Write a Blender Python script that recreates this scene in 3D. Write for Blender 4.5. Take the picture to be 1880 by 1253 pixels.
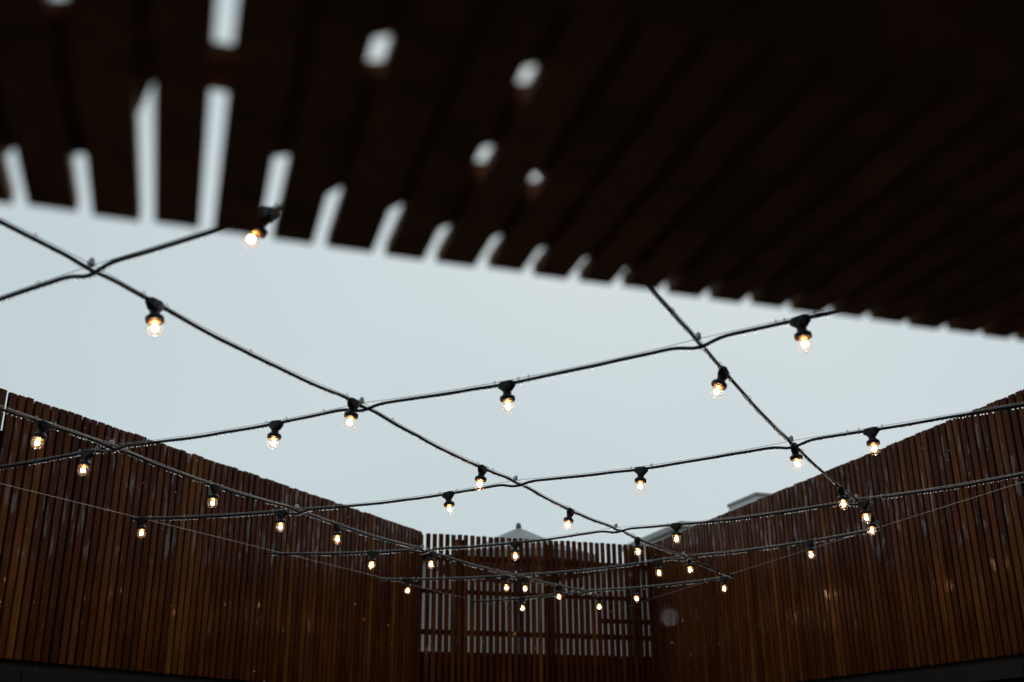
import bpy, math, random
import numpy as np
from mathutils import Matrix, Vector
random.seed(7)
rng = np.random.default_rng(7)
R = math.radians
sc = bpy.context.scene
for o in list(bpy.data.objects):
    bpy.data.objects.remove(o)

# ------------------------------------------------------------------ camera
EYE = 1.6                                   # eye height above the paving
PITCH, ROLL = R(21.3), R(-0.5)
cam_d = bpy.data.cameras.new('camera')
cam = bpy.data.objects.new('camera', cam_d)
sc.collection.objects.link(cam)
cam_d.sensor_width = 36.0
cam_d.lens = 36.0 * 1985 / 1880
cam_d.clip_start, cam_d.clip_end = 0.02, 2000
fw = Vector((0, math.cos(PITCH), math.sin(PITCH)))
up0 = Vector((0, -math.sin(PITCH), math.cos(PITCH)))
rx0 = Vector((1, 0, 0))
rx = rx0 * math.cos(ROLL) + up0 * math.sin(ROLL)
up = up0 * math.cos(ROLL) - rx0 * math.sin(ROLL)
M = Matrix.Identity(4)
for i in range(3):
    M[i][0], M[i][1], M[i][2] = rx[i], up[i], -fw[i]
M[2][3] = EYE
cam.matrix_world = M
cam_d.dof.use_dof = True
cam_d.dof.focus_distance = 5.0
cam_d.dof.aperture_fstop = 2.25
sc.camera = cam

# ------------------------------------------------------------------ sky: rainy overcast
SUN_EL, SUN_AZ = R(46), R(8)
world = bpy.data.worlds.new('World')
sc.world = world
world.use_nodes = True
nt = world.node_tree
nt.nodes.clear()
N = nt.nodes.new
wo = N('ShaderNodeOutputWorld'); bg = N('ShaderNodeBackground')
sky = N('ShaderNodeTexSky'); sky.sky_type = 'NISHITA'
sky.sun_disc = False
sky.sun_elevation = SUN_EL
sky.sun_rotation = SUN_AZ
sky.air_density, sky.dust_density, sky.ozone_density = 1.0, 6.0, 1.0
tc = N('ShaderNodeTexCoord'); nz = N('ShaderNodeTexNoise')
nz.inputs['Scale'].default_value = 1.3
nz.inputs['Detail'].default_value = 3
rp = N('ShaderNodeValToRGB')
rp.color_ramp.elements[0].position = 0.25
rp.color_ramp.elements[0].color = (4.62, 5.76, 6.17, 1)
rp.color_ramp.elements[1].position = 0.75
rp.color_ramp.elements[1].color = (5.98, 6.83, 7.12, 1)
mx = N('ShaderNodeMix'); mx.data_type = 'RGBA'
mx.inputs['Factor'].default_value = 0.95       # the cloud deck hides nearly all of the clear sky
L = nt.links.new
L(tc.outputs['Generated'], nz.inputs['Vector'])
L(nz.outputs['Fac'], rp.inputs['Fac'])
L(sky.outputs['Color'], mx.inputs['A'])
L(rp.outputs['Color'], mx.inputs['B'])
L(mx.outputs['Result'], bg.inputs['Color'])
bg.inputs['Strength'].default_value = 0.1
L(bg.outputs['Background'], wo.inputs['Surface'])
sd = bpy.data.lights.new('sun', 'SUN')
sd.energy, sd.angle, sd.color = 0.5, R(25), (1.0, 0.96, 0.9)
sun = bpy.data.objects.new('sun', sd)
sc.collection.objects.link(sun)
sdir = Vector((math.sin(SUN_AZ) * math.cos(SUN_EL), math.cos(SUN_AZ) * math.cos(SUN_EL), math.sin(SUN_EL)))
sun.rotation_euler = sdir.to_track_quat('Z', 'Y').to_euler()
sc.view_settings.view_transform = 'Standard'
sc.view_settings.look = 'None'
sc.view_settings.exposure = 0.0
sc.view_settings.gamma = 1.0
sc.render.engine = 'CYCLES'
sc.cycles.use_denoising = True
sc.cycles.max_bounces = 10
sc.cycles.transparent_max_bounces = 12
sc.cycles.caustics_reflective = False
sc.cycles.caustics_refractive = False
sc.cycles.sample_clamp_indirect = 6.0

# ------------------------------------------------------------------ helpers
COL = sc.collection


def az(a):
    return Vector((math.sin(R(a)), math.cos(R(a)), 0))


def link(name, mesh, parent=None, mat=None, loc=None):
    o = bpy.data.objects.new(name, mesh)
    COL.objects.link(o)
    if parent:
        o.parent = parent
    if mat is not None and mesh is not None and not mesh.materials:
        mesh.materials.append(mat)
    if loc is not None:
        o.location = loc
    return o


def thing(name, label, cat, loc=(0, 0, 0), rotz=0, group=None):
    o = link(name, None)
    o.location = loc
    o.rotation_euler = (0, 0, rotz)
    o['label'] = label
    o['category'] = cat
    if group:
        o['group'] = group
    return o


class MB:
    def __init__(s):
        s.v, s.f = [], []

    def add(s, v, f):
        n = len(s.v)
        s.v += [tuple(p) for p in v]
        s.f += [tuple(i + n for i in q) for q in f]
        return s

    def box(s, x0, x1, y0, y1, z0, z1):
        v = [(x, y, z) for z in (z0, z1) for y in (y0, y1) for x in (x0, x1)]
        return s.add(v, [(0, 2, 3, 1), (4, 5, 7, 6), (0, 1, 5, 4), (2, 6, 7, 3), (0, 4, 6, 2), (1, 3, 7, 5)])

    def bevbox(s, x0, x1, y0, y1, z0, z1, b):
        """a bar along z with chamfered long edges and slightly rounded ends"""
        rings = []
        for z, k in ((z0, b), (z0 + b, 0), (z1 - b, 0), (z1, b)):
            a0, a1, c0, c1 = x0 + k, x1 - k, y0 + k, y1 - k
            rings.append([(a0 + b, c0, z), (a1 - b, c0, z), (a1, c0 + b, z), (a1, c1 - b, z),
                          (a1 - b, c1, z), (a0 + b, c1, z), (a0, c1 - b, z), (a0, c0 + b, z)])
        v = sum(rings, [])
        f = []
        for r in range(len(rings) - 1):
            for i in range(8):
                j = (i + 1) % 8
                f.append((r * 8 + i, r * 8 + j, r * 8 + 8 + j, r * 8 + 8 + i))
        f.append(tuple(range(7, -1, -1)))
        t = (len(rings) - 1) * 8
        f.append(tuple(range(t, t + 8)))
        return s.add(v, f)

    def lathe(s, prof, n=16, c=(0, 0, 0)):
        v, f = [], []
        for r, z in prof:
            for i in range(n):
                a = 2 * math.pi * i / n
                v.append((c[0] + r * math.cos(a), c[1] + r * math.sin(a), c[2] + z))
        for k in range(len(prof) - 1):
            for i in range(n):
                j = (i + 1) % n
                f.append((k * n + i, k * n + j, k * n + n + j, k * n + n + i))
        return s.add(v, f)

    def tube(s, pts, r, n=8, cap=True):
        pts = [Vector(p) for p in pts]
        v, f = [], []
        for k, p in enumerate(pts):
            d = (pts[min(k + 1, len(pts) - 1)] - pts[max(k - 1, 0)]).normalized()
            ref = Vector((0, 0, 1)) if abs(d.z) < 0.95 else Vector((1, 0, 0))
            a = d.cross(ref).normalized()
            b = a.cross(d)
            for i in range(n):
                t = 2 * math.pi * i / n
                v.append(p + a * math.cos(t) * r + b * math.sin(t) * r)
        for k in range(len(pts) - 1):
            for i in range(n):
                j = (i + 1) % n
                f.append((k * n + i, k * n + n + i, k * n + n + j, k * n + j))
        if cap:
            f.append(tuple(range(n)))
            m = (len(pts) - 1) * n
            f.append(tuple(range(m + n - 1, m - 1, -1)))
        return s.add(v, f)

    def mesh(s, name, mat=None, smooth=False):
        m = bpy.data.meshes.new(name)
        m.from_pydata(s.v, [], s.f)
        m.update()
        if smooth:
            m.polygons.foreach_set('use_smooth', [True] * len(m.polygons))
        if mat:
            m.materials.append(mat)
        return m

    def build(s, name, mat, parent=None, loc=None, smooth=False):
        return link(name, s.mesh(name, mat, smooth), parent, None, loc)


# ------------------------------------------------------------------ materials
def principled(name, col=(0.5, 0.5, 0.5), rough=0.5, metal=0.0, **kw):
    m = bpy.data.materials.new(name)
    m.use_nodes = True
    b = m.node_tree.nodes['Principled BSDF']
    b.inputs['Base Color'].default_value = (*col, 1)
    b.inputs['Roughness'].default_value = rough
    b.inputs['Metallic'].default_value = metal
    for k, v in kw.items():
        b.inputs[k].default_value = v
    return m, b


def noisy(name, c0, c1, rough=(0.5, 0.8), scale=6.0, detail=6, bump=0.15, metal=0.0, stretch=(1, 1, 1), dist=0.01, **kw):
    m, b = principled(name, c0, rough[0], metal, **kw)
    t = m.node_tree
    n, l = t.nodes.new, t.links.new
    tc = n('ShaderNodeTexCoord'); mp = n('ShaderNodeMapping'); mp.inputs['Scale'].default_value = stretch
    oi = n('ShaderNodeObjectInfo'); ad = n('ShaderNodeVectorMath'); ad.operation = 'MULTIPLY_ADD'
    cb = n('ShaderNodeCombineXYZ')
    for k in 'XYZ':
        l(oi.outputs['Random'], cb.inputs[k])
    l(cb.outputs[0], ad.inputs[0]); ad.inputs[1].default_value = (37, 91, 53)
    l(tc.outputs['Object'], ad.inputs[2]); l(ad.outputs[0], mp.inputs[0])
    nz = n('ShaderNodeTexNoise'); nz.inputs['Scale'].default_value = scale; nz.inputs['Detail'].default_value = detail
    l(mp.outputs[0], nz.inputs['Vector'])
    cr = n('ShaderNodeValToRGB'); cr.color_ramp.elements[0].color = (*c0, 1); cr.color_ramp.elements[1].color = (*c1, 1)
    cr.color_ramp.elements[0].position, cr.color_ramp.elements[1].position = 0.3, 0.72
    l(nz.outputs['Fac'], cr.inputs['Fac']); l(cr.outputs['Color'], b.inputs['Base Color'])
    mr = n('ShaderNodeMapRange'); mr.inputs['To Min'].default_value, mr.inputs['To Max'].default_value = rough
    l(nz.outputs['Fac'], mr.inputs['Value']); l(mr.outputs[0], b.inputs['Roughness'])
    bp = n('ShaderNodeBump'); bp.inputs['Strength'].default_value = bump; bp.inputs['Distance'].default_value = dist
    l(nz.outputs['Fac'], bp.inputs['Height']); l(bp.outputs[0], b.inputs['Normal'])
    return m


def timber(name, cols, wet=(0.15, 0.42), gain=1.0, spec=0.12, coat=0.9):
    """rain-wet softwood: each piece its own tone, long grain, darker water runs"""
    m, b = principled(name)
    t = m.node_tree
    n, l = t.nodes.new, t.links.new
    tc = n('ShaderNodeTexCoord'); oi = n('ShaderNodeObjectInfo')
    cb = n('ShaderNodeCombineXYZ')
    for k in 'XYZ':
        l(oi.outputs['Random'], cb.inputs[k])
    ad = n('ShaderNodeVectorMath'); ad.operation = 'MULTIPLY_ADD'
    l(cb.outputs[0], ad.inputs[0]); ad.inputs[1].default_value = (41, 87, 63); l(tc.outputs['Object'], ad.inputs[2])

    def noise(stretch, scale, detail=5, rough=0.6):
        mp = n('ShaderNodeMapping'); mp.inputs['Scale'].default_value = stretch
        l(ad.outputs[0], mp.inputs[0])
        q = n('ShaderNodeTexNoise'); q.inputs['Scale'].default_value = scale
        q.inputs['Detail'].default_value = detail; q.inputs['Roughness'].default_value = rough
        l(mp.outputs[0], q.inputs['Vector'])
        return q
    # tone of the piece
    cr = n('ShaderNodeValToRGB')
    e = cr.color_ramp.elements
    while len(e) < len(cols):
        e.new(0.5)
    for i, (p, c) in enumerate(cols):
        e[i].position = p
        e[i].color = (*[x * gain for x in c], 1)
    l(oi.outputs['Random'], cr.inputs['Fac'])
    grain = noise((1, 1, 0.035), 190, 3)
    runs = noise((1, 1, 0.12), 22, 4)
    patch = noise((1, 1, 0.5), 4.5, 3)
    g = n('ShaderNodeMapRange'); g.inputs['From Min'].default_value = 0.25; g.inputs['From Max'].default_value = 0.75
    g.inputs['To Min'].default_value = 0.62; g.inputs['To Max'].default_value = 1.22
    l(grain.outputs['Fac'], g.inputs['Value'])
    r = n('ShaderNodeMapRange'); r.inputs['From Min'].default_value = 0.3; r.inputs['From Max'].default_value = 0.7
    r.inputs['To Min'].default_value = 0.62; r.inputs['To Max'].default_value = 1.22
    l(runs.outputs['Fac'], r.inputs['Value'])
    p = n('ShaderNodeMapRange'); p.inputs['From Min'].default_value = 0.3; p.inputs['From Max'].default_value = 0.7
    p.inputs['To Min'].default_value = 0.7; p.inputs['To Max'].default_value = 1.2
    l(patch.outputs['Fac'], p.inputs['Value'])
    m1 = n('ShaderNodeMath'); m1.operation = 'MULTIPLY'; l(g.outputs[0], m1.inputs[0]); l(r.outputs[0], m1.inputs[1])
    m2 = n('ShaderNodeMath'); m2.operation = 'MULTIPLY'; l(m1.outputs[0], m2.inputs[0]); l(p.outputs[0], m2.inputs[1])
    vm = n('ShaderNodeVectorMath'); vm.operation = 'SCALE'
    l(cr.outputs['Color'], vm.inputs[0]); l(m2.outputs[0], vm.inputs['Scale'])
    l(vm.outputs[0], b.inputs['Base Color'])
    w = n('ShaderNodeMapRange'); w.inputs['From Min'].default_value = 0.35; w.inputs['From Max'].default_value = 0.65
    w.inputs['To Min'].default_value, w.inputs['To Max'].default_value = wet
    l(runs.outputs['Fac'], w.inputs['Value']); l(w.outputs[0], b.inputs['Roughness'])
    bp = n('ShaderNodeBump'); bp.inputs['Strength'].default_value = 0.3; bp.inputs['Distance'].default_value = 0.0015
    l(m1.outputs[0], bp.inputs['Height']); l(bp.outputs[0], b.inputs['Normal'])
    b.inputs['Specular IOR Level'].default_value = spec
    film = noise((1, 1, 0.22), 26, 3)           # patches where a film of rain water stands
    fm = n('ShaderNodeMapRange'); fm.inputs['From Min'].default_value = 0.56; fm.inputs['From Max'].default_value = 0.62
    fm.inputs['To Min'].default_value = 0.0; fm.inputs['To Max'].default_value = coat
    l(film.outputs['Fac'], fm.inputs['Value']); l(fm.outputs[0], b.inputs['Coat Weight'])
    b.inputs['Coat IOR'].default_value = 1.42
    b.inputs['Coat Roughness'].default_value = 0.035
    l(bp.outputs[0], b.inputs['Coat Normal'])
    return m


MW = timber('wet_cedar', [(0.0, (0.078, 0.0205, 0.0064)), (0.3, (0.096, 0.0260, 0.0072)), (0.65, (0.118, 0.0325, 0.0084)),
                          (0.9, (0.150, 0.045, 0.0102)), (1.0, (0.195, 0.068, 0.014))], gain=0.86, spec=0.06, coat=1.0)
MWD = timber('dark_stained_timber', [(0.0, (0.03, 0.011, 0.006)), (1.0, (0.05, 0.019, 0.009))])
MSL = timber('roof_slat_timber', [(0.0, (0.32, 0.150, 0.070)), (1.0, (0.43, 0.200, 0.092))], wet=(0.5, 0.7), spec=0.1, coat=0.0)
MPALE = noisy('buff_render', (0.31, 0.285, 0.26), (0.40, 0.37, 0.34), (0.7, 0.9), 1.4, bump=0.08)
MBK = noisy('black_backing_felt', (0.006, 0.005, 0.005), (0.012, 0.010, 0.009), (0.7, 0.9), 9)
MCON = noisy('dark_painted_render', (0.007, 0.006, 0.005), (0.014, 0.012, 0.010), (0.5, 0.8), 7, **{'Specular IOR Level': 0.2})
MGR = noisy('wet_paving', (0.028, 0.027, 0.026), (0.06, 0.057, 0.053), (0.15, 0.5), 2.2, bump=0.1)
MRUB = noisy('black_rubber', (0.008, 0.008, 0.009), (0.014, 0.014, 0.015), (0.32, 0.55), 60, bump=0.1, dist=0.001, **{'Specular IOR Level': 0.25})
MSTEEL, _ = principled('galvanised_wire', (0.36, 0.36, 0.36), 0.45, 0.9)
MCLAMP = noisy('zinc_clamp', (0.42, 0.43, 0.44), (0.62, 0.63, 0.64), (0.35, 0.55), 80, metal=0.6, bump=0.05, dist=0.001)
MTIE, _ = principled('pale_nylon', (0.55, 0.55, 0.53), 0.4)
MBRASS, _ = principled('brass_cap', (0.72, 0.36, 0.12), 0.35, 0.7)
MWHITE = noisy('pale_render', (0.60, 0.60, 0.58), (0.74, 0.74, 0.72), (0.7, 0.9), 1.4, bump=0.08)
MGREY = noisy('grey_canvas', (0.23, 0.235, 0.24), (0.29, 0.295, 0.30), (0.75, 0.9), 5, bump=0.1)
MDGREY = noisy('dark_grey_metal', (0.05, 0.055, 0.058), (0.09, 0.095, 0.10), (0.4, 0.6), 8)
MROOF = noisy('grey_roof_sheet', (0.30, 0.29, 0.27), (0.40, 0.39, 0.37), (0.5, 0.7), 3)


def water_mat():
    m = bpy.data.materials.new('rain_water')
    m.use_nodes = True
    t = m.node_tree
    t.nodes.clear()
    o = t.nodes.new('ShaderNodeOutputMaterial'); g = t.nodes.new('ShaderNodeBsdfGlass')
    g.inputs['IOR'].default_value = 1.33
    g.inputs['Roughness'].default_value = 0.0
    t.links.new(g.outputs[0], o.inputs['Surface'])
    return m


def bulb_mat():
    m = bpy.data.materials.new('stippled_bulb_glass')
    m.use_nodes = True
    t = m.node_tree
    t.nodes.clear()
    n, l = t.nodes.new, t.links.new
    o = n('ShaderNodeOutputMaterial'); tr = n('ShaderNodeBsdfTransparent'); tl = n('ShaderNodeBsdfTranslucent')
    gl = n('ShaderNodeBsdfGlossy'); gl.inputs['Roughness'].default_value = 0.08
    tr.inputs['Color'].default_value = (0.95, 0.945, 0.93, 1)
    tl.inputs['Color'].default_value = (1.0, 0.95, 0.92, 1)
    tc = n('ShaderNodeTexCoord'); vo = n('ShaderNodeTexVoronoi'); vo.inputs['Scale'].default_value = 190
    l(tc.outputs['Object'], vo.inputs['Vector'])
    bp = n('ShaderNodeBump'); bp.inputs['Strength'].default_value = 0.5; bp.inputs['Distance'].default_value = 0.002
    l(vo.outputs['Distance'], bp.inputs['Height'])
    l(bp.outputs[0], gl.inputs['Normal'])
    mr = n('ShaderNodeMapRange'); mr.inputs['From Max'].default_value = 0.7
    mr.inputs['To Min'].default_value = 0.005; mr.inputs['To Max'].default_value = 0.020
    l(vo.outputs['Distance'], mr.inputs['Value'])
    m1 = n('ShaderNodeMixShader'); l(mr.outputs[0], m1.inputs[0]); l(tr.outputs[0], m1.inputs[1]); l(tl.outputs[0], m1.inputs[2])
    m2 = n('ShaderNodeMixShader'); m2.inputs[0].default_value = 0.05; l(m1.outputs[0], m2.inputs[1]); l(gl.outputs[0], m2.inputs[2])
    l(m2.outputs[0], o.inputs['Surface'])
    return m


def glow_mat():
    m = bpy.data.materials.new('lit_filament')
    m.use_nodes = True
    t = m.node_tree
    t.nodes.clear()
    o = t.nodes.new('ShaderNodeOutputMaterial'); e = t.nodes.new('ShaderNodeEmission')
    e.inputs['Color'].default_value = (1.0, 0.54, 0.25, 1)
    oi = t.nodes.new('ShaderNodeObjectInfo'); mr = t.nodes.new('ShaderNodeMapRange')
    mr.inputs['To Min'].default_value, mr.inputs['To Max'].default_value = 120, 215
    t.links.new(oi.outputs['Random'], mr.inputs['Value']); t.links.new(mr.outputs[0], e.inputs['Strength'])
    t.links.new(e.outputs[0], o.inputs['Surface'])
    return m


MWATER, MBULB, MGLOW = water_mat(), bulb_mat(), glow_mat()

# ------------------------------------------------------------------ ground
g = MB().add([(-600, -600, 0), (600, -600, 0), (600, 600, 0), (-600, 600, 0)], [(0, 1, 2, 3)]).build('ground', MGR)
g['kind'] = 'structure'
g['label'] = 'dark wet courtyard paving'

# ------------------------------------------------------------------ batten fences
PIT = 0.0545                                   # batten spacing
AZ_A, AZ_R, AZ_K = 26.1, -18.9, 71.1           # compass directions of left fence, right fence, back fence
CL = Vector((-0.743, 9.01, 0))
CR = Vector((1.2, 9.66, 0))


def batten_meshes(length, key, BW=0.0432, BT=0.021):
    out = []
    for k in range(5):
        mb = MB()
        w = BW + rng.uniform(-0.0012, 0.0012)
        mb.bevbox(-w / 2, w / 2, -BT, 0, 0, length + rng.uniform(-0.004, 0.004), 0.0035)
        out.append(mb.mesh('batten_' + key, MW))
    return out


def fence(label, origin, direction, n, z0, z1, inside, shift=0.0):
    """local x runs along the fence from the far corner; inside = sign of local y that faces the courtyard"""
    t = thing('batten_fence', label, 'fence', origin, math.atan2(direction.y, direction.x))
    ms = batten_meshes(z1 - z0, '%d' % n) if shift != 0.008 else batten_meshes(z1 - z0, 'open', 0.0392, 0.016)
    for k in range(n):
        o = link('batten', ms[rng.integers(5)], t)
        o.location = ((k + 0.5) * PIT + shift + (0.010 if (inside > 0 and k == 76) else 0) + rng.uniform(-0.0009, 0.0009), -rng.uniform(0, 0.0025) * inside, z0 + EYE + rng.uniform(-0.002, 0.002))
        o.rotation_euler = (rng.uniform(-0.001, 0.001), rng.uniform(-0.0012, 0.0012), rng.uniform(-0.02, 0.02) + (0 if inside > 0 else math.pi))
    return t


def ybox(mb, x0, x1, d0, d1, z0, z1, inside):
    """box between depths d0 < d1 behind the battens' front"""
    a, b = sorted((-inside * d0, -inside * d1))
    return mb.box(x0, x1, a, b, z0 + EYE, z1 + EYE)


NL, NR, NK = 120, 132, 38
FB, FT = 0.49, 1.80                            # bottom and top of the battens above eye level
lf = fence('tall red-brown vertical batten fence along the left side, standing on a dark wall', CL, -az(AZ_A), NL, FB, FT, 1, 0.0325)
LLEN = NL * PIT
joint = 77 * PIT - 0.044
# dark boards behind the battens, with one open joint near the near end
ybox(MB(), -0.03, joint - 0.017, 0.030, 0.042, FB - 0.06, FT - 0.012, 1).build('backing_board', MBK, lf)
ybox(MB(), joint + 0.017, LLEN, 0.030, 0.042, FB - 0.06, FT - 0.012, 1).build('backing_board', MBK, lf)
ybox(MB(), -0.03, LLEN, 0.044, 0.080, FT - 0.30, FT - 0.20, 1).build('rail', MWD, lf)
ybox(MB(), -0.03, LLEN, 0.044, 0.080, FB + 0.05, FB + 0.15, 1).build('rail', MWD, lf)
for x in np.arange(0.6, LLEN, 1.5):
    ybox(MB(), x, x + 0.09, 0.082, 0.17, -EYE, FT - 0.05, 1).build('post', MWD, lf)

rf = fence('tall orange-brown vertical batten fence along the right side of the courtyard', CR, -az(AZ_R), NR, FB, FT, -1)
RLEN = NR * PIT
ybox(MB(), -0.03, RLEN, 0.030, 0.042, FB - 0.06, FT - 0.012, -1).build('backing_board', MBK, rf)
ybox(MB(), -0.03, RLEN, 0.044, 0.080, FT - 0.30, FT - 0.20, -1).build('rail', MWD, rf)
ybox(MB(), -0.03, RLEN, 0.044, 0.080, FB + 0.05, FB + 0.15, -1).build('rail', MWD, rf)
for x in np.arange(0.5, RLEN, 1.5):
    ybox(MB(), x, x + 0.09, 0.082, 0.17, -EYE, FT - 0.05, -1).build('post', MWD, rf)

kf = fence('open batten screen between the two fences at the far end, pale light through its gaps', CL, az(AZ_K), NK, 0.20, FT, -1, 0.008)
KLEN = NK * PIT
for z, hh in ((1.605, 0.05), (1.326, 0.034), (0.997, 0.042), (0.80, 0.085)):
    ybox(MB(), 0.0, KLEN, 0.024, 0.060, z - hh / 2, z + hh / 2, -1).build('rail', MWD, kf)
ybox(MB(), 1.58, KLEN - 0.02, 0.026, 0.056, 1.112, 1.15, -1).build('rail', MWD, kf)
for gi in (5.98, 20.9, 35.7):
    x = gi * PIT
    ybox(MB(), x - 0.035, x + 0.035, 0.062, 0.13, -EYE, FT - 0.03, -1).build('post', MWD, kf)
ybox(MB(), KLEN + 0.011, KLEN + 0.09, 0.024, 0.11, -EYE, FT - 0.02, -1).build('post', MWD, kf)
ybox(MB(), 0.0, KLEN, 0.062, 0.074, -EYE + 0.02, 0.79, -1).build('backing_board', MBK, kf)


def low_wall(label, origin, direction, length, inside):
    t = thing('low_wall', label, 'wall', origin, math.atan2(direction.y, direction.x))
    ybox(MB(), 0.12, length, -0.10, 0.16, -EYE, FB - 0.125, inside).build('wall', MCON, t)
    n = 5
    for k in range(n):
        a = 0.10 + (length - 0.1) * k / n
        b = 0.10 + (length - 0.1) * (k + 1) / n - 0.006
        ybox(MB(), a, b, -0.14, -0.004, FB - 0.125 + 0.002, FB - 0.06, inside).build('coping', MCON, t)
    return t


low_wall('dark wall with a coping under the left batten fence', CL, -az(AZ_A), LLEN, 1)
low_wall('dark wet wall with a coping under the right batten fence', CR, -az(AZ_R), RLEN, -1)

# ------------------------------------------------------------------ slatted porch roof above the camera
HS = 0.488                                     # underside of the slats above eye level
roof = thing('slatted_roof', 'dark out-of-focus slatted timber porch roof overhead', 'roof', (0, 0, 0), R(-AZ_K + 90))
# local x = along the roof edge (compass 71.1), local y = out into the courtyard (compass -18.9)
gap = [-0.295, -0.179, -0.064, 0.049, 0.166, 0.276, 0.401, 0.512, 0.626, 0.732, 0.840, 0.945, 1.059, 1.169, 1.276,
       1.385, 1.496, 1.604, 1.721, 1.834, 1.945, 2.051]
gap = [-0.295 - 0.1117 * k for k in range(14, 0, -1)] + gap + [2.051 + 0.1117 * k for k in range(1, 26)]
gx = [v * HS for v in gap]
GAP = 0.0134
EDGE = 2.032 * HS
Z = EYE + HS
SKEW = 0.030                                   # the slats run a touch off square to the roof edge


def plank(q, z0, z1, name):
    q = [(x + SKEW * (y - EDGE), y) for x, y in q]
    return MB().add([(x, y, z0) for x, y in q] + [(x, y, z1) for x, y in q],
                    [(0, 3, 2, 1), (4, 5, 6, 7), (0, 1, 5, 4), (1, 2, 6, 5), (2, 3, 7, 6), (3, 0, 4, 7)]).build(name, MSL, roof)


for k in range(len(gx) - 1):
    a, b = gx[k] + GAP / 2, gx[k + 1] - GAP / 2
    e = EDGE + rng.uniform(-0.003, 0.003)
    plank([(a, e), (b, e), (b, 0.30), (a, 0.30)], Z, Z + 0.014, 'slat')
X0, X1 = gx[0], gx[-1]
RZ = Z + 0.022
MB().box(X0, X1, 1.40 * (HS + 0.041), 1.53 * (HS + 0.026), Z + 0.026, Z + 0.041).build('rail', MSL, roof)
MB().box(X0, X1, 0.25, 1.16 * (HS - 0.045), Z - 0.045, Z - 0.003).build('beam', MSL, roof)
MB().box(X0, X1, -1.2, 0.29, Z - 0.002, Z + 0.02).build('ceiling_board', MSL, roof)
# second layer of boards lying on the slats, covering most gaps; unit distances as for the slats
U0 = HS + 0.0150
TH = 0.010
i0 = 14
segs = {0: [(1.82, 1.05)], 1: [(1.79, 1.365), (1.2, 1.05)], 3: [(1.2, 1.05)], 4: [(1.70, 1.05)], 5: [(1.80, 1.375), (1.315, 1.05)],
        6: [(1.83, 1.05)], 7: [(1.885, 1.612), (1.560, 1.362), (1.318, 1.05)], 8: [(1.895, 1.650), (1.620, 1.05)],
        9: [(1.92, 1.05)], 10: [(1.94, 1.05)]}
for k in range(len(gx)):
    i = k - i0
    if i == 2:
        c = gap[k] * U0
        v0, v1 = 1.80 * U0, 1.40 * U0
        w = 0.04
        zz = EYE + U0
        q = [(c - 0.045 - w / 2, v0), (c - 0.045 + w / 2, v0), (c + 0.002 + w / 2, v1), (c + 0.002 - w / 2, v1)]
        plank(q, zz, zz + TH, 'cover_board')
        a, b = gx[k] - 0.019, gx[k] + 0.019
        plank([(a, 1.395 * U0), (b, 1.395 * U0), (b, 1.05 * U0), (a, 1.05 * U0)], zz, zz + TH, 'cover_board')
        continue
    for s0, s1 in segs.get(i, [(1.955 if i > 0 else 1.82, 1.05)]):
        c = gx[k]
        z0, z1 = EYE + U0, EYE + U0 + TH
        sk = 0.034 if s0 > 1.7 else 0.012
        y0, y1 = s0 * U0, s1 * (U0 + TH)
        w = 0.019
        q = [(c - w, y0 + sk), (c + w, y0 - sk), (c + w, y1 - 0.006), (c - w, y1 + 0.006)]
        plank(q, z0, z1, 'cover_board')
for x in (X0 + 0.3, X1 - 0.3):
    MB().box(x - 0.05, x + 0.05, 0.30, 0.40, 0, Z - 0.08).build('post', MSL, roof)

# unseen house carrying the porch, added tall to shade the lower fences
house = thing('house', 'unseen dark timber house behind the porch roof, added tall to shade the fences', 'house', (0, 0, 0), R(-AZ_K + 90))
MB().box(-9, 9, -1.6, -1.22, 0, 6.4).build('wall', MWD, house)
MB().box(-9.2, 9.2, -1.9, -0.9, 6.402, 6.55).build('roof', MDGREY, house)

# ------------------------------------------------------------------ festoon cables
HC = EYE + 1.2
LWIRE = [(-6.55, -3.41), (-0.075, 9.195)]
RWIRE = [(4.03, 0.11), (0.83, 9.48)]
CAB = {
    'a0': [(-4.697, -2.877), (-1.603, 4.169), (-1.085, 5.347), (-0.543, 6.447), (0.012, 7.432), (0.512, 8.18), (0.697, 8.589)],
    'a1': [(-3.401, -2.433), (-1.076, 2.508), (-0.535, 3.66), (0.012, 4.805), (0.561, 5.888), (1.057, 6.759), (1.512, 7.558)],
    'a2': [(-1.849, -1.901), (0.567, 3.062), (1.12, 4.199), (1.689, 5.238), (2.026, 5.936)],
    'b1': [(-2.948, 3.602), (-1.076, 2.508), (-0.455, 2.144), (1.35, -0.90)],
    'b2': [(-2.45, 4.572), (-1.603, 4.169), (-0.535, 3.66), (0.567, 3.062), (3.74, 0.966)],
    'b3': [(-1.974, 5.517), (-1.085, 5.347), (0.012, 4.805), (1.12, 4.199), (3.096, 2.849)],
    'b4': [(-1.492, 6.544), (-0.543, 6.447), (0.561, 5.888), (1.689, 5.238), (2.584, 4.348)],
    'b5': [(-0.954, 7.541), (0.012, 7.432), (1.057, 6.759), (2.026, 5.936)],
    'b6': [(-0.328, 8.702), (0.512, 8.18), (1.512, 7.558)],
}
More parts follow.
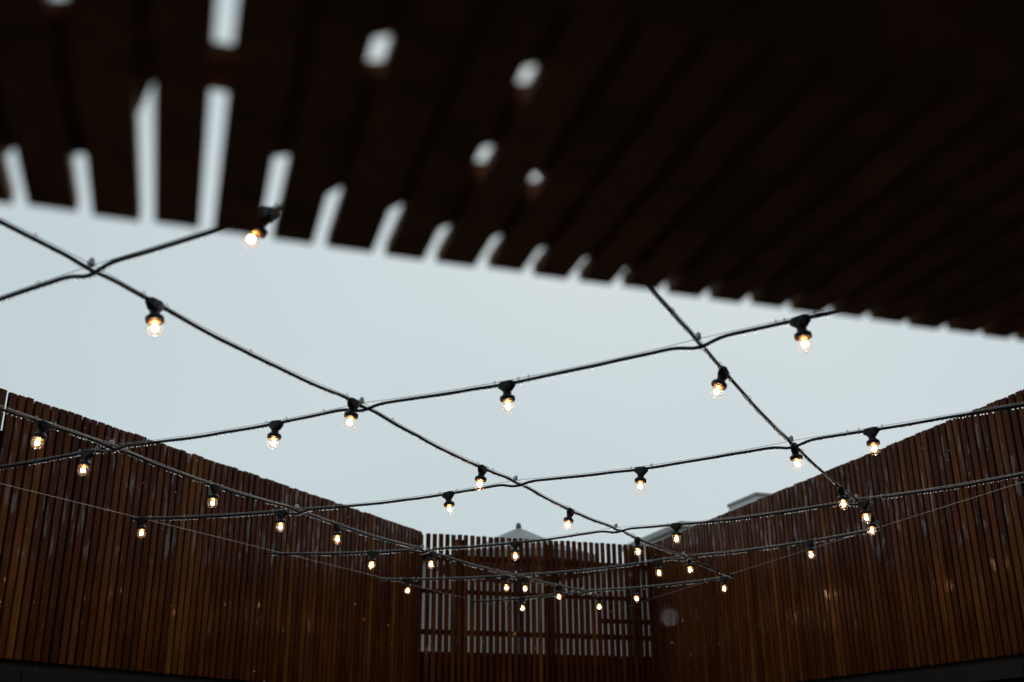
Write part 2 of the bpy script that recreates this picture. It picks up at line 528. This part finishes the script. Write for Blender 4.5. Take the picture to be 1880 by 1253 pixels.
# lamps: distance along the cable from its first node, sideways lean of the hanging lamp
LAMPS = {
    'a0': [(7.354, -0.25), (8.354, -0.12), (9.344, 0.0), (10.308, -0.05), (11.452, 0.0), (11.905, -0.05), (12.60, -0.1)],
    'a1': [(5.691, 0.12), (6.678, -0.15), (7.672, -0.16), (8.615, -0.26), (9.504, 0.0), (10.291, 0.08)],
    'a2': [(5.794, -0.42), (6.814, 0.1), (7.62, 0.08), (8.385, -0.07)],
    'b1': [(2.768, -0.48)],
    'b2': [(0.815, -0.1), (1.748, -0.06), (2.707, 0.05), (3.691, 0.08)],
    'b3': [(0.067, 0.04), (0.826, 0.0), (1.775, 0.12), (2.738, -0.1), (3.709, 0.04)],
    'b4': [(0.653, -0.08), (1.571, 0.0), (2.539, 0.0), (3.52, 0.12)],
    'b5': [(0.221, 0.05), (0.901, 0.08), (2.035, 0.08), (3.053, 0.08)],
    'b6': [(0.456, 0.05), (1.424, 0.05), (2.10, -0.05)],
}
CABLE_LABEL = {
    'a0': 'lowest of three long black cables running down to the right, along the left fence',
    'a1': 'middle long black cable running down to the right from the upper left edge',
    'a2': 'short steep black cable dropping from the dark slats toward the right fence',
    'b1': 'short black cable rising to the right at upper left, ending behind the slats',
    'b2': 'black cross cable rising from the left edge to the slats on the right',
    'b3': 'black cross cable from the left fence up to the right edge, above the pale roofs',
    'b4': 'black cross cable crossing the right fence just below its top edge',
    'b5': 'black cross cable, second lowest, ending at the right stay wire',
    'b6': 'lowest black cross cable, in front of the open batten screen',
}
ORD = ['first', 'second', 'third', 'fourth', 'fifth', 'sixth', 'seventh']
WHERE = {'a0': 'lowest long cable by the left fence', 'a1': 'long cable through the middle of the sky',
         'a2': 'steep cable below the slats at right', 'b1': '',
         'b2': 'cross cable running up to the slats', 'b3': 'upper cross cable leaving at the right edge',
         'b4': 'cross cable just under the right fence top', 'b5': 'second lowest cross cable', 'b6': 'lowest cross cable'}
CR_ = 0.0058                                   # cable radius


class Path:
    def __init__(s, key, nodes):
        s.n = [Vector((x, y, 0)) for x, y in nodes]
        s.c = [0.0]
        for i in range(len(s.n) - 1):
            s.c.append(s.c[-1] + (s.n[i + 1] - s.n[i]).length)
        s.key = key
        s.ph = rng.uniform(0, 6, 6)

    def wire(s, t):
        t = min(max(t, 0), s.c[-1])
        i = max(j for j in range(len(s.n) - 1) if s.c[j] <= t + 1e-9)
        sp = s.c[i + 1] - s.c[i]
        u = (t - s.c[i]) / sp
        p = s.n[i].lerp(s.n[i + 1], u)
        sag = (0.012 * sp ** 2 if sp < 2 else 0.004) * 4 * u * (1 - u)
        return Vector((p.x, p.y, HC - sag - (0.004 if s.key[0] == 'b' else 0)))

    def cable(s, t):
        p = s.wire(t)
        dip = 0.0
        for c in (s.c[1:2] if s.key == 'b1' else s.c[1:-1]):
            dip += (0.019 if s.key[0] == 'b' else 0.0075) * math.exp(-((t - c) / 0.055) ** 2)
        wob = 0.0016 * math.sin(t * 6.1 + s.ph[0]) + 0.0008 * math.sin(t * 17 + s.ph[1])
        lat = 0.002 * math.sin(t * 5.3 + s.ph[2]) + 0.0008 * math.sin(t * 14 + s.ph[3])
        d = s.dir(t)
        return Vector((p.x - d.y * lat, p.y + d.x * lat, p.z - 0.0085 - abs(wob) - dip))

    def dir(s, t):
        i = max(j for j in range(len(s.n) - 1) if s.c[j] <= min(max(t, 0), s.c[-1] - 1e-6) + 1e-9)
        return (s.n[i + 1] - s.n[i]).normalized()


def ico():
    import bmesh
    bm = bmesh.new()
    bmesh.ops.create_icosphere(bm, subdivisions=2, radius=1)
    v = np.array([x.co[:] for x in bm.verts]); f = np.array([[q.index for q in p.verts] for p in bm.faces])
    bm.free()
    return v, f


IV, IF = ico()


def drops(name, pts, rad, mat, parent=None, stretch=1.0):
    pts, rad = np.array(pts), np.array(rad)
    n = len(pts)
    v = (IV * np.array([1, 1, stretch]))[None] * rad[:, None, None] + pts[:, None]
    f = IF[None] + (np.arange(n) * len(IV))[:, None, None]
    m = bpy.data.meshes.new(name)
    m.from_pydata(v.reshape(-1, 3).tolist(), [], f.reshape(-1, 3).tolist())
    m.polygons.foreach_set('use_smooth', [True] * len(m.polygons))
    m.materials.append(mat)
    o = link(name, m, parent)
    o['kind'] = 'stuff'
    return o


def clamp_mesh():
    mb = MB()
    mb.lathe([(0.0001, -0.005), (0.0080, -0.004), (0.0086, 0.0), (0.0086, 0.012), (0.0074, 0.0145), (0.0001, 0.0150)], 10)
    mb.box(-0.0115, -0.0088, -0.006, 0.006, 0.000, 0.010)
    mb.tube([(0, 0, 0.0152), (0, 0, 0.0185)], 0.0035, 6)
    return mb.mesh('wire_clamp', MCLAMP)


CLAMP = clamp_mesh()
PATHS = {}
for key, nodes in CAB.items():
    P = Path(key, nodes)
    PATHS[key] = P
    th = thing('festoon_cable', CABLE_LABEL[key], 'cable', (0, 0, 0), 0, 'festoon cables')
    ln = P.c[-1]
    ts = np.linspace(0, ln, int(ln / 0.022))
    MB().tube([P.cable(t) for t in ts], CR_, 8).build('cable', MRUB, th, smooth=True)
    tw = np.linspace(0, ln, int(ln / 0.1))
    MB().tube([P.wire(t) for t in tw], 0.0011, 5).build('support_wire', MSTEEL, th, smooth=True)
    # nylon ties either side of each lamp and every so often between
    ties = MB()
    tt = [s + d for s, _ in LAMPS[key] for d in (-0.045, 0.045)] + list(np.arange(0.3, ln, 0.83))
    for t in tt:
        if 0.05 < t < ln - 0.05:
            c = P.cable(t); d = P.dir(t)
            h = (P.wire(t).z - c.z)
            ring = []
            for k in range(11):
                a = 2 * math.pi * k / 10
                ring.append(c + Vector((-d.y, d.x, 0)) * math.cos(a) * 0.0066 + Vector((0, 0, 1)) * (math.sin(a) * (0.0066 + h / 2) + h / 2 - 0.0005))
            ties.tube(ring, 0.0010, 5, False)
            ties.tube([ring[3], ring[3] + Vector((-d.y * 0.003, d.x * 0.003, 0.004))], 0.0009, 4)
    o = ties.build('cable_tie', MTIE, th)
    o['kind'] = 'stuff'
    # rain drops hanging under the cable
    pts, rad = [], []
    t = 0.02
    while t < ln:
        p = P.cable(t)
        if p.y > 2.0 and p.y > abs(p.x) * 1.2:
            r = 0.0020 + 0.0019 * rng.random() ** 1.5
            pts.append((p.x, p.y, p.z - CR_ - r * 0.8))
            rad.append(r)
        t += rng.uniform(0.008, 0.022) if rng.random() > 0.10 else rng.uniform(0.03, 0.09)
    if pts:
        drops('water_drops', pts, rad, MWATER, th)
    if key[0] == 'b':
        for c, nd in zip(P.c[1:-1], P.n[1:2] if key == 'b1' else P.n[1:-1]):
            o = link('wire_clamp', CLAMP, th)
            o.location = (nd.x, nd.y, HC - 0.001)
            o.rotation_euler = (rng.uniform(-0.12, 0.12), rng.uniform(-0.12, 0.12), math.atan2(P.dir(c - 0.1).y, P.dir(c - 0.1).x) + rng.uniform(-0.3, 0.3))

for nm, (p, q), lab in (('l', LWIRE, 'thin bare steel stay wire stretched in front of the left fence'),
                        ('r', RWIRE, 'thin bare steel stay wire stretched in front of the right fence')):
    p, q = Vector((*p, HC)), Vector((*q, HC))
    t = thing('stay_wire', lab, 'wire')
    pts = [p.lerp(q, k / 60) for k in range(61)]
    MB().tube(pts, 0.0010, 6).build('wire', MSTEEL, t, smooth=True)
    e = MB()
    e.tube([q, q + (q - p).normalized() * 0.06], 0.006, 8)
    e.build('turnbuckle', MSTEEL, t)

# ------------------------------------------------------------------ lamps
def holder_mesh():
    mb = MB()
    # saddle round the cable
    pr = []
    for x, w, z0, z1 in ((-0.030, 0.0075, -0.012, 0.004), (-0.024, 0.0095, -0.015, 0.007), (-0.015, 0.0125, -0.024, 0.009),
                         (0.015, 0.0125, -0.024, 0.009), (0.024, 0.0095, -0.015, 0.007), (0.030, 0.0075, -0.012, 0.004)):
        b = 0.003
        pr.append([(x, -w + b, z0), (x, w - b, z0), (x, w, z0 + b), (x, w, z1 - b), (x, w - b, z1), (x, -w + b, z1), (x, -w, z1 - b), (x, -w, z0 + b)])
    f = []
    for r in range(5):
        for i in range(8):
            j = (i + 1) % 8
            f.append((r * 8 + i, r * 8 + 8 + i, r * 8 + 8 + j, r * 8 + j))
    f += [tuple(range(8)), tuple(range(47, 39, -1))]
    mb.add(sum(pr, []), f)
    mb.lathe([(0.0001, -0.010), (0.0155, -0.011), (0.0155, -0.024), (0.0142, -0.026), (0.0142, -0.036), (0.019, -0.040), (0.0243, -0.044),
              (0.0250, -0.047), (0.0246, -0.058), (0.0222, -0.0585), (0.0212, -0.050), (0.0001, -0.048)], 20)
    for k in range(10):                        # gripping ribs on the skirt
        a = 2 * math.pi * k / 10
        c, s = math.cos(a), math.sin(a)
        mb.tube([(0.0245 * c, 0.0245 * s, -0.046), (0.0245 * c, 0.0245 * s, -0.057)], 0.0013, 5)
    return mb.mesh('lamp_holder', MRUB)


def bulb_meshes():
    c, r = -0.0765, 0.0231
    pr = [(0.0135, -0.0505), (0.0188, -0.0590)]
    for k in range(6, 25):
        a = math.pi / 2 - math.pi * k / 24
        pr.append((max(r * math.cos(a), 0.0002), c + r * math.sin(a)))
    glass = MB().lathe(pr, 24).mesh('bulb', MBULB, True)
    core = MB().lathe([(0.0002, c + 0.0066)] + [(0.0076 * math.sin(math.pi * k / 10) ** 0.8, c - 0.001 + 0.0076 * math.cos(math.pi * k / 10)) for k in range(1, 10)] + [(0.0002, c - 0.0086)], 12).mesh('filament', MGLOW, True)
    brass = MB().lathe([(0.0002, -0.0635), (0.0075, -0.0632), (0.0150, -0.0590), (0.0175, -0.0530), (0.0002, -0.0515)], 14).mesh('brass_collar', MBRASS, True)
    b = c - r
    dr = MB().lathe([(0.0002, b + 0.0006), (0.0018, b - 0.0004), (0.0024, b - 0.0018), (0.0021, b - 0.0033), (0.0012, b - 0.0042), (0.0002, b - 0.0045)], 10).mesh('water_drop', MWATER, True)
    return glass, core, brass, dr


HOLD = holder_mesh()
GLASS, CORE, BRASS, DROP = bulb_meshes()
for key, ls in LAMPS.items():
    P = PATHS[key]
    n = len(ls)
    for k, (s, lean) in enumerate(ls):
        p = P.cable(s)
        if key == 'b1':
            lab = 'lone lit bulb beside the blurred ends of the dark slats, upper left'
        elif key == 'a0' and k == 0:
            lab = 'lit bulb nearest the left edge, leaning, on the lowest long cable'
        else:
            word = 'rightmost' if k == n - 1 else 'leftmost' if k == 0 else ORD[k] + ' from left'
            lab = 'lit clear bulb, %s on the %s' % (word, WHERE[key])
        th = thing('festoon_lamp', lab, 'lamp', p, 0, 'lit festoon bulbs')
        d = P.dir(s)
        yaw = math.atan2(d.y, d.x)
        # lean sideways in the plane facing the courtyard
        tilt = Matrix.Rotation(-math.atan(lean), 4, 'Y') @ Matrix.Rotation(rng.uniform(-0.06, 0.06), 4, 'X')
        th.matrix_world = Matrix.Translation(p) @ tilt @ Matrix.Rotation(yaw, 4, 'Z')
        link('lamp_holder', HOLD, th)
        bu = link('bulb', GLASS, th)
        link('filament', CORE, bu)
        link('brass_collar', BRASS, bu)
        if rng.random() < 0.6:
            link('water_drop', DROP, bu)

# ------------------------------------------------------------------ beyond the fences
# pale rendered wall of the neighbouring building, seen through the open screen
nb = thing('neighbour_building', 'pale rendered building seen through the gaps of the far batten screen', 'building',
           tuple(az(AZ_R) * 15.2), R(-AZ_K + 90))
MB().box(-4, 12, 0, 5, 0, EYE + 2.72).build('wall', MPALE, nb)
MB().box(-4.1, 12.1, -0.1, 5.1, EYE + 2.722, EYE + 2.80).build('roof', MROOF, nb)

# parasol
ps = thing('parasol', 'grey pyramid top of a parasol peeking above the far batten screen', 'parasol', (0.055, 12.0, 0), R(12))
pk = EYE + 2.47
v, f = [(0, 0, pk - 0.03)], []
n = 8
for rr, dz in ((0.10, -0.07), (0.5, -0.26), (0.95, -0.42), (0.95, -0.50)):
    for i in range(n):
        a = 2 * math.pi * i / n
        v.append((rr * math.cos(a), rr * math.sin(a), pk + dz))
for i in range(n):
    j = (i + 1) % n
    f.append((0, 1 + i, 1 + j))
    for k in range(3):
        f.append((1 + k * n + i, 1 + k * n + n + i, 1 + k * n + n + j, 1 + k * n + j))
cn = MB().add(v, f).build('canopy', MGREY, ps)
so = cn.modifiers.new('thick', 'SOLIDIFY'); so.thickness = 0.004
MB().lathe([(0.0001, -0.05), (0.03, -0.05), (0.032, -0.01), (0.02, 0.02), (0.0001, 0.03)], 12, (0, 0, pk)).build('finial', MDGREY, ps)
MB().tube([(0, 0, 0), (0, 0, pk - 0.04)], 0.024, 12).build('pole', MDGREY, ps)
MB().lathe([(0.0001, 0.08), (0.05, 0.08), (0.30, 0.04), (0.32, 0.004), (0.0001, 0.004)], 20).build('base', MDGREY, ps)


def block(name, label, px, length, width, z, coping, wallm, over=0.06):
    t = thing(name, label, 'building', (px[0], px[1], 0), R(-AZ_K + 90))
    MB().box(0, width, 0, length, 0, z).build('wall', wallm, t)
    MB().box(-over, width + over, -over, length + over, z + 0.002, z + coping).build('roof', MROOF, t)
    return t


block('flat_roofed_block', 'pale flat-topped block showing above the middle of the right fence', (2.893, 12.674), 0.66, 2.5, EYE + 2.94, 0.035, MWHITE, 0.015)
block('flat_roofed_block', 'pale block with dark flat eaves above the low far end of the right fence', (2.50, 15.85), 1.95, 1.4, EYE + 3.20, 0.08, MWHITE, 0.09)

# ------------------------------------------------------------------ falling rain
pts, rad = [], []
while len(pts) < 900:
    y = rng.uniform(2.2, 8.6)
    x = rng.uniform(-0.55, 0.55) * y
    z = EYE + rng.uniform(-0.02, 0.75) * y
    if -2.2 + 0 < x < 2.3 and z < 4.2 and x > -2.9 + 0.49 * (y - 4.6) + 0.3 and x < 2.5 - 0.34 * (y - 5.3):
        pts.append((x, y, z))
        rad.append(rng.uniform(0.0006, 0.0012))
pts.append((0.122, 0.874, EYE + 0.107)); rad.append(0.0022)
o = drops('rain', pts, rad, MWATER, None, 1.25)
o['label'] = 'raindrops falling through the courtyard'
